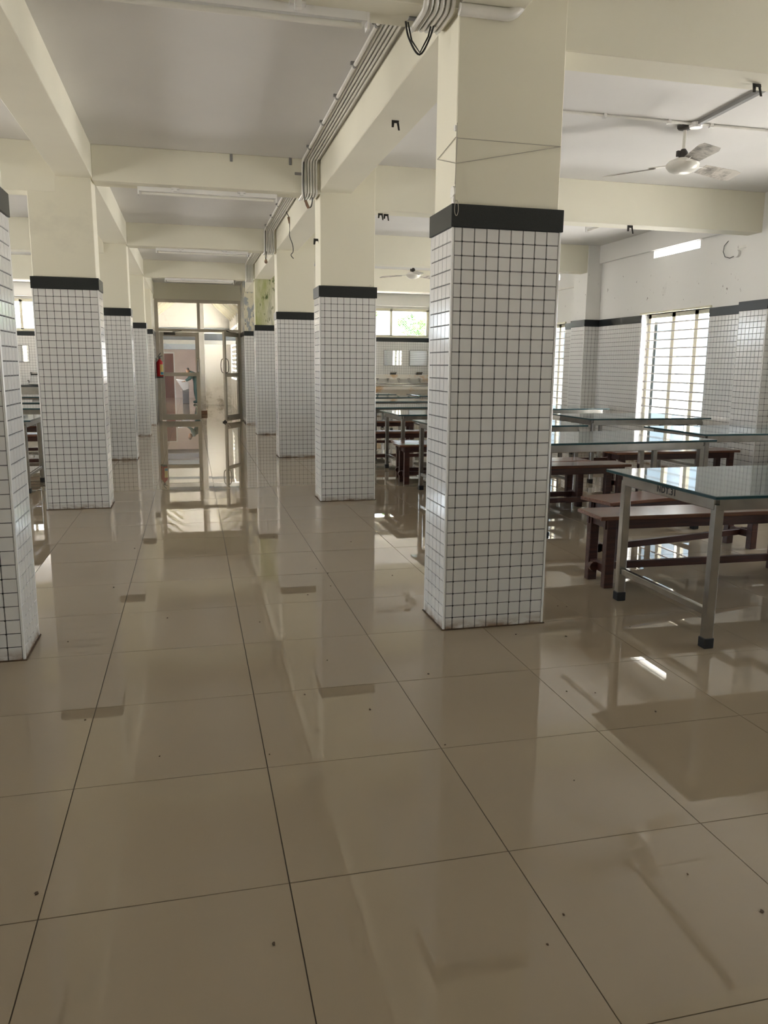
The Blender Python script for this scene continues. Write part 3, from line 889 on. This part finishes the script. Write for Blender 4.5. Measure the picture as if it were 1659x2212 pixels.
# ------------------------------------------------------------------ conduits and electrical bits
def bend(pts, r=.03, n=3):
    out = [Vector(pts[0])]
    for a, b, c in zip(pts[:-2], pts[1:-1], pts[2:]):
        a, b, c = Vector(a), Vector(b), Vector(c)
        d1 = (a - b).normalized(); d2 = (c - b).normalized()
        rr = min(r, (a - b).length * .45, (c - b).length * .45)
        p1, p2 = b + d1 * rr, b + d2 * rr
        for k in range(n + 1):
            t = k / n; out.append(p1 * (1 - t) ** 2 + b * 2 * t * (1 - t) + p2 * t * t)
    out.append(Vector(pts[-1])); return out
cr = root('conduit_run', (.92, 5, 2.81), 0, 'bundle of white conduits along the ceiling dipping under each cross beam', 'conduit')
for k in range(6):
    x = .84 + k * .0247; r_ = .0125 if k == 0 else .0095
    zt = CEIL - r_ - .006
    pts = [(x, -4.5, zt)]
    for y in YB:
        zb = 2.84 - r_ - .005
        pts += [(x, y - r_ - .006, zt), (x, y - r_ - .006, zb), (x, y + .24 + r_ + .006, zb), (x, y + .24 + r_ + .006, zt)]
    pts.append((x, 17.2, zt))
    part('conduit', MB().tube(bend(pts, .05), r_, 8), 'pvc', cr, True)
for y in (2.7, 3.3, 3.9, 4.5, 5.2, 6.4, 7.0, 7.7, 8.4, 9.1, 10.3, 11.2, 12.2):
    part('clamp', MB().obox((.812, y, CEIL - .008), (.852, y, CEIL - .008), .02, .016).tube([(.84, y - .012, CEIL - .019), (.84, y + .012, CEIL - .019)], .0155, 8), 'pvcgrey', cr)
# elbow duct on the near column
e1 = root('elbow_conduit', (1.15, 1.77, 2.83), 0, 'thick white conduit elbow at the top of the nearest column', 'conduit')
part('pipe', MB().tube(bend([(.99, 1.765, 2.835), (1.24, 1.765, 2.835), (1.29, 1.765, 2.90), (1.29, 1.765, 3.12)], .06, 4), .026, 10), 'pvc', e1, True)
def cable(name, pts, r, label, m='cable', cat='cable', parts=()):
    o = root(name, pts[0], 0, label, cat)
    # Catmull-Rom smoothing
    P = [Vector(p) for p in pts]; q = []
    for i in range(len(P) - 1):
        a, b, c, d = P[max(i - 1, 0)], P[i], P[i + 1], P[min(i + 2, len(P) - 1)]
        for k in range(6):
            t = k / 6
            q.append(.5 * ((2 * b) + (c - a) * t + (2 * a - 5 * b + 4 * c - d) * t * t + (3 * b - a - 3 * c + d) * t ** 3))
    q.append(P[-1])
    part('wire', MB().tube(q, r, 6), m, o, True)
    for nm, mb, mm in parts: part(nm, mb, mm, o)
    return o
cable('hanging_cable', [(.80, 1.96, 2.84), (.815, 1.955, 2.77), (.865, 1.95, 2.705), (.91, 1.93, 2.78), (.925, 1.90, 2.86), (.93, 1.88, 2.90)], .0045, 'black cable sagging in a loop beside the top of the nearest column',
      parts=[('wire', MB().tube([(.812, 1.965, 2.84), (.83, 1.962, 2.765), (.868, 1.955, 2.715), (.902, 1.94, 2.78), (.917, 1.915, 2.86)], .004, 6), 'cable')])
cable('hanging_cable', [(.845, 5.61, 3.10), (.838, 5.60, 2.95), (.842, 5.60, 2.82), (.87, 5.62, 2.72), (.91, 5.62, 2.72), (.925, 5.62, 2.80)], .005, 'dark cable with taped splice hanging from the conduits at the second cross beam',
      parts=[('splice', MB().tube([(.855, 5.605, 2.77), (.888, 5.62, 2.705)], .013, 8), 'bark')])
cable('hanging_cable', [(.96, 7.93, 3.09), (.99, 7.93, 3.02), (1.0, 7.93, 2.90), (.995, 7.93, 2.82), (1.03, 7.93, 2.72), (1.035, 7.93, 2.64), (1.01, 7.93, 2.60), (1.04, 7.93, 2.56)], .005, 'long dark wire dangling from the conduits between the second and third cross beams',
      parts=[('connector', MB().obox((.985, 7.93, 3.03), (1.0, 7.93, 2.96), .025, .025, (0, 1, 0)), 'bark')])
cable('hanging_cable', [(.85, 9.40, 3.10), (.845, 9.39, 2.95), (.84, 9.39, 2.78), (.845, 9.39, 2.72), (.855, 9.39, 2.76), (.86, 9.40, 2.83)], .005, 'dark cable looping below the third cross beam with a round end',
      parts=[('bulb_holder', MB().lathe([(.01, -.03), (.02, -.02), (.022, 0), (.012, .025)], (.848, 9.39, 2.70), 10), 'bark')])
# hall ceiling conduit along x and grey trunking to the fan
hc = root('ceiling_conduit', (3.4, 3.78, 3.11), 0, 'thin pinkish-white conduit crossing the ceiling above the near fan', 'conduit')
part('pipe', MB().tube([(1.3, 3.79, CEIL - .012), (5.9, 3.79, CEIL - .012)], .010, 8), 'pvc', hc, True)
for x in (2.1, 2.80, 3.33, 3.69, 4.3, 5.0):
    part('clip', MB().box(x - .012, x + .012, 3.775, 3.805, CEIL - .03, CEIL), 'trim', hc)
part('junction_box', MB().lathe([(.045, 0), (.05, .015), (.05, .035)], (3.56, 3.79, CEIL - .04), 14), 'trim', hc)
single('ceiling_trunking', MB().obox((3.565, 3.78, CEIL - .014), (3.47, 2.02, CEIL - .014), .036, .026), 'pvcgrey', (3.52, 2.9, CEIL - .014), 'grey flat trunking running along the ceiling to the near fan', 'trunking')
# tube lights
def tube_light(loc, rz, label):
    r = root('tube_light', loc, 0, label, 'light', 'tube lights')
    x, y, z = loc; ca, sa = math.cos(rz), math.sin(rz)
    P = lambda u, v, w: (x + u * ca - v * sa, y + u * sa + v * ca, z + w)
    part('batten', MB().obox(P(-.61, 0, -.018), P(.61, 0, -.018), .045, .036), 'trim', r)
    part('tube', MB().tube([P(-.58, -.0, -.052), P(.58, -.0, -.052)], .013, 10), 'fan', r, True)
    for s_ in (-1, 1):
        part('end_cap', MB().obox(P(s_ * .60, 0, -.036), P(s_ * .612, 0, -.036), .05, .066), 'trim', r)
        part('bracket', MB().obox(P(s_ * .29, -.05, -.006), P(s_ * .29, .03, -.006), .07, .012).obox(P(s_ * .29 - .015, -.055, -.02), P(s_ * .29 + .015, -.055, -.02), .03, .03), 'trim', r)
    return r
for y, lab in ((1.78, 'tube light under the nearest cross beam at the top edge'), (5.65, 'tube light under the second cross beam above the aisle'),
               (9.45, 'tube light under the third cross beam above the aisle'), (13.25, 'tube light under the fourth cross beam, just before the door')):
    tube_light((.01, y + .15, 2.84), 0, lab)
tube_light((4.93, 7.45, CEIL), R(90), 'tube light on the right hall ceiling, seen end-on past the large column')
# beam sockets
for x, y, z, v in ((.21, 5.65, 3.095, 1), (.73, 5.65, 3.10, 1), (.80, 5.65, 3.0, 0)):
    a, b = (.012, .032) if v else (.032, .012)
    single('socket_plate', MB().box(x - a, x + a, y - .006, y, z - b, z + b, .003), 'pvcgrey', (x, y, z),
           {(.21): 'small grey upright plate in the middle of the second cross beam', (.73): 'small grey upright plate near the right end of the second cross beam', (.80): 'small grey horizontal plate beside the conduits on the second cross beam'}[x], 'plate')
single('socket_plate', MB().box(.80, .86, 1.90, 1.935, 2.834, 2.84, .002), 'pvcgrey', (.83, 1.92, 2.837), 'small grey slot on the underside of the nearest cross beam', 'plate')
# black tape scraps
def scrap(p, label, s=1.0, side=0):
    x, y, z = p; mb = MB()
    for a, w, l in ((-.014, .020, .046), (.014, .016, .062), (0, .05, .020)):
        mb.add([(x + (a - w / 2) * s, y, z), (x + (a + w / 2) * s, y + .002, z), (x + (a * 1.5 + w / 3) * s, y - .014, z - l * s), (x + (a * 1.5 - w / 3) * s, y - .012, z - l * s),
                (x + (a - w / 2) * s, y + .003, z), (x + (a + w / 2) * s, y + .005, z), (x + (a * 1.5 + w / 3) * s, y - .011, z - l * s), (x + (a * 1.5 - w / 3) * s, y - .009, z - l * s)],
               [(0, 1, 2, 3), (7, 6, 5, 4), (0, 4, 5, 1), (1, 5, 6, 2), (2, 6, 7, 3), (3, 7, 4, 0)])
    return single('tape_scrap', mb, 'cable', p, label, 'tape', 'scraps of black tape')
scrap((1.135, 3.44, 2.86), 'black tape scrap hanging below the right longitudinal beam')
scrap((2.64, 1.93, 2.73), 'black tape scrap on the near hall beam at the upper right')
scrap((1.60, 5.80, 2.73), 'left one of two black tape scraps beside the second right column')
scrap((1.66, 5.82, 2.73), 'right one of two black tape scraps beside the second right column')
scrap((4.18, 5.70, 2.73), 'black tape scrap under the hall beam above the right wall window', 1.3)
scrap((.985, 5.78, 2.47), 'black tape scrap on the side of the second right column', 1.2)
# string, loop and torn paper around the near column
g = .9985; yy = 1.788
st = root('string', (1.0, yy, 2.25), 0, 'pale string tied around the plaster of the nearest column', 'string')
mb = MB()
for a, b in (((g, yy, 2.317), (1.509, yy, 2.316)), ((1.509, yy, 2.316), (g, yy, 2.21)), ((g - .004, yy, 2.32), (g - .004, 2.06, 2.29)), ((g - .004, 2.06, 2.29), (g - .004, yy, 2.21)),
             ((g, yy - .003, 2.38), (g - .002, yy - .004, 2.10)), ((g + .003, yy - .003, 2.32), (g - .004, yy - .004, 2.12))):
    mb.tube([a, b], .0017, 5)
part('strand', mb, 'string', st)
part('loop', MB().tube([(1.0 + .009 * math.sin(t * PI / 8), 1.770, 2.01 + .028 * math.cos(t * PI / 8) * (1 if t % 16 > 4 and t % 16 < 12 else 1.4)) for t in range(17)], .0017, 5), 'string', st)
pp = root('torn_paper', (.992, 1.79, 2.12), 0, 'torn bits of white paper stuck to the corner of the nearest column', 'paper')
for (y, z, s_) in ((1.81, 2.09, .035), (1.80, 2.045, .026), (1.79, 2.36, .016)):
    n = 9; vs = []
    for k in range(n):
        a = 2 * PI * k / n; q = s_ * random.uniform(.55, 1.1); vs.append((.9955, y + q * math.cos(a), z + q * math.sin(a)))
    vs += [(.991 - random.uniform(0, .004), v[1], v[2]) for v in vs]
    part('scrap', MB().add(vs, [tuple(range(n)), tuple(range(2 * n - 1, n - 1, -1))] + [(k, (k + 1) % n, n + (k + 1) % n, n + k) for k in range(n)]), 'paper', pp)
# right wall: trunking, bell box with wire
single('wall_trunking', MB().box(5.932, 5.95, 5.95, 6.30, 2.662, 2.69), 'pvc', (5.94, 6.1, 2.67), 'white trunking strip on the right wall at the picture edge', 'trunking')
single('wall_trunking', MB().box(5.932, 5.95, 9.92, 12.2, 2.60, 2.625), 'pvc', (5.94, 11, 2.61), 'white trunking strip high on the right wall beyond the tiled pier', 'trunking')
bb = root('bell_box', (5.93, 6.33, 2.60), 0, 'round white junction box with a looping wire on the right wall', 'junction box')
part('box', MB().tube([(5.95, 6.33, 2.61), (5.915, 6.33, 2.61)], .042, 14), 'trim', bb)
part('wire', MB().tube([(5.935, 6.36, 2.595), (5.93, 6.45, 2.575), (5.93, 6.54, 2.60), (5.93, 6.58, 2.66), (5.93, 6.57, 2.73), (5.94, 6.515, 2.775)], .004, 6), 'cable', bb, True)

# ------------------------------------------------------------------ fire extinguisher
fx = root('fire_extinguisher', (-.885, 17.02, 1.0), 0, 'red fire extinguisher with yellow label hanging left of the glass door', 'extinguisher')
part('cylinder', MB().lathe([(.06, 0), (.074, .012), (.074, .33), (.06, .37), (.03, .395), (.022, .42)], (-.885, 17.02, 1.0), 20), 'red', fx, True)
part('base_ring', MB().lathe([(.076, 0), (.078, .03), (.074, .034)], (-.885, 17.02, .995), 20), 'dark', fx, True)
part('valve', MB().lathe([(.02, 0), (.026, .02), (.02, .05)], (-.885, 17.02, 1.42), 12).obox((-.93, 17.02, 1.47), (-.82, 17.02, 1.49), .022, .014).obox((-.91, 17.02, 1.49), (-.85, 17.0, 1.56), .02, .012), 'dark', fx)
def lab_patch(a0, a1, z0, z1, r_):
    n = 8; vs = []
    for rr in (r_, r_ + .0015):
        for z in (z0, z1):
            for k in range(n + 1):
                a = a0 + (a1 - a0) * k / n; vs.append((-.885 + rr * math.cos(a), 17.02 + rr * math.sin(a), 1.0 + z))
    m_ = n + 1; fs = []
    for k in range(n):
        fs += [(2 * m_ + k, 2 * m_ + k + 1, 3 * m_ + k + 1, 3 * m_ + k), (k + 1, k, m_ + k, m_ + k + 1), (k, k + 1, 2 * m_ + k + 1, 2 * m_ + k), (m_ + k + 1, m_ + k, 3 * m_ + k, 3 * m_ + k + 1)]
    return MB().add(vs, fs)
part('label', lab_patch(R(-85), R(-10), .06, .30, .0745), 'yellow', fx)
part('label', lab_patch(R(-80), R(-15), .07, .13, .0758), 'blue', fx)
part('bracket', MB().obox((-.965, 17.02, 1.40), (-.90, 17.02, 1.40), .03, .01).box(-.967, -.955, 16.99, 17.05, 1.10, 1.44), 'dark', fx)

# ------------------------------------------------------------------ wash trough, taps, mirrors
tr = root('wash_trough', (4.0, 18.1, 0), 0, 'long stainless wash trough with stained splashback along the end wall', 'sink')
T0, T1 = 1.9, 5.9
part('splashback', MB().box(T0, T1, 18.33, 18.39, .80, 1.09, .004).box(T0, T1, 18.30, 18.33, .965, .99), 'steel_sink', tr)
part('basin', MB().prism([(17.88, .80), (17.93, .80), (17.99, .66), (18.26, .66), (18.33, .80), (18.33, .56), (18.02, .56), (17.88, .72)], 0, T0, T1), 'steel_sink', tr)
part('rim', MB().box(T0, T1, 17.86, 17.94, .80, .83, .006).box(T0, T1, 18.28, 18.34, .855, .87), 'steel', tr)
for x in (2.2, 3.2, 4.2, 5.05, 5.8):
    lg = part('leg', MB().box(x - .025, x + .025, 18.03, 18.08, .05, .58, .003), 'steel', tr)
    part('foot_cap', MB().box(x - .03, x + .03, 18.025, 18.085, 0, .06, .003), 'foot', lg)
for k in range(13):
    x = 2.25 + k * .283
    t_ = part('tap', MB().tube(bend([(x, 18.33, .93), (x, 18.22, .94), (x, 18.20, .89)], .02), .014, 8).lathe([(.018, 0), (.02, .03), (.012, .04)], (x, 18.29, .935), 8), 'steel', tr, True)
    part('tap_handle', MB().obox((x - .035, 18.29, .985), (x + .035, 18.29, .985), .018, .014), 'dark', t_)
for a, b, lab in ((4.71, 5.18, 'left one of two small mirrors above the wash trough'), (5.40, 5.88, 'right one of two small mirrors above the wash trough'), (-4.40, -3.885, 'small mirror on the end wall seen between the left columns')):
    r = root('mirror', ((a + b) / 2, 18.385, 1.32), 0, lab, 'mirror', 'wall mirrors')
    part('glass', MB().box(a, b, 18.378, 18.388, 1.33, 1.71, .002), 'mirror', r)
    part('backing', MB().box(a - .006, b + .006, 18.386, 18.396, 1.324, 1.716), 'dark', r)
for x, z, lab in ((4.95, 1.13, 'left soap dish below the small mirrors above the trough'), (5.66, 1.13, 'right soap dish below the small mirrors above the trough'), (-3.80, 1.06, 'soap dish on the end wall seen between the left columns')):
    r = root('soap_dish', (x, 18.35, z), 0, lab, 'soap dish', 'soap dishes')
    part('tray', MB().prism([(18.29, z + .03), (18.396, z + .03), (18.396, z + .015), (18.31, z)], 0, x - .075, x + .075), 'steel', r)
    part('holder', MB().box(x - .075, x + .075, 18.34, 18.396, z - .035, z - .005), 'dark', r)
ls = root('wash_counter', (-3.8, 18.1, 0), 0, 'dark-edged wash counter along the end wall between the left columns', 'counter')
part('counter_top', MB().box(-5.9, -2.0, 17.85, 18.38, .76, .80, .004), 'granite', ls)
part('counter_front', MB().box(-5.9, -2.0, 17.95, 18.37, .0, .76), 'steel', ls)
part('basin', MB().lathe([(.10, .0), (.19, .02), (.2, .035), (.17, .03), (.05, .008)], (-3.72, 18.1, .80), 20), 'trim', ls, True)
part('tap', MB().tube(bend([(-3.92, 18.33, .80), (-3.92, 18.33, .90), (-3.92, 18.22, .90)], .03), .014, 8), 'steel', ls, True)

# ------------------------------------------------------------------ outside
part('ground', MB().box(1.3, 11, 18.65, 27, -.5, -.35), 'soil', None, kind='structure')
def tree(loc, h, rad, n, m, label, seed):
    rnd = random.Random(seed)
    r = root('tree', loc, 0, label, 'tree', 'trees outside the windows')
    x, y, z = loc
    part('trunk', MB().tube([(x, y, z), (x + .05, y, z + h * .3), (x - .03, y + .05, z + h * .6), (x, y, z + h * .8)], [.10, .085, .065, .04], 10), 'bark', r, True)
    mb = MB(); cl = [(Vector((x, y, z + h * .72)) + Vector((rnd.uniform(-1, 1) * rad, rnd.uniform(-1, 1) * rad, rnd.uniform(-1, 1) * h * .3)), rnd.uniform(.3, .55) * rad) for _ in range(14)]
    for _ in range(n):
        c, rr = rnd.choice(cl)
        d = Vector((rnd.gauss(0, 1), rnd.gauss(0, 1), rnd.gauss(0, 1))).normalized()
        p = c + d * rr * rnd.uniform(.5, 1)
        a = Vector((rnd.gauss(0, 1), rnd.gauss(0, 1), rnd.gauss(0, .5))).normalized(); b = a.cross(d).normalized(); s_ = rnd.uniform(.06, .13)
        mb.add([p - a * s_, p + b * s_ * .45, p + a * s_, p - b * s_ * .45], [(0, 1, 2, 3)])
    part('foliage', mb, m, r, kind='stuff', fix=False)
    return r
tree((7.3, 22.9, -.35), 5.0, 1.3, 4200, 'leaf_a', 'green leafy tree behind the right pane of the mesh-covered end window', 1)
tree((4.6, 21.4, -.35), 4.8, .6, 2500, 'leaf_a', 'green leafy tree behind the left pane of the mesh-covered end window', 2)
tree((3.0, 24.3, -.35), 3.2, .6, 3600, 'leaf_b', 'lime green shrub behind the far end of the louvres beyond the door', 3)
tree((3.0, 20.2, -.35), 3.0, .45, 2500, 'leaf_a', 'darker green shrub behind the near end of the louvres beyond the door', 4)

# small debris on the floor
rnd = random.Random(11)
mb = MB()
SPK = [(.95, .30), (1.25, .95), (.62, .62), (.35, 1.5), (.1, 2.1), (-.45, -.5), (-.62, .1), (.55, -.35), (1.5, .7), (.2, 1.15), (1.02, -.2), (.75, 1.25)]
SPK += [(rnd.uniform(-.9, 2.0), rnd.uniform(-.6, 5)) for _ in range(30)]
for x, y in SPK:
    n = 6; q = rnd.uniform(.0025, .0055); vs = []
    for z in (.0003, .003):
        for k in range(n):
            a = 2 * PI * k / n; vs.append((x + q * rnd.uniform(.5, 1.2) * math.cos(a), y + q * rnd.uniform(.5, 1.6) * math.sin(a), z))
    mb.add(vs, [tuple(range(n))[::-1], tuple(range(n, 2 * n))] + [(k, (k + 1) % n, n + (k + 1) % n, n + k) for k in range(n)])
single('floor_debris', mb, 'dirt', (0, 0, 0), 'tiny dark specks of dirt scattered over the beige floor', 'debris', kind='stuff')
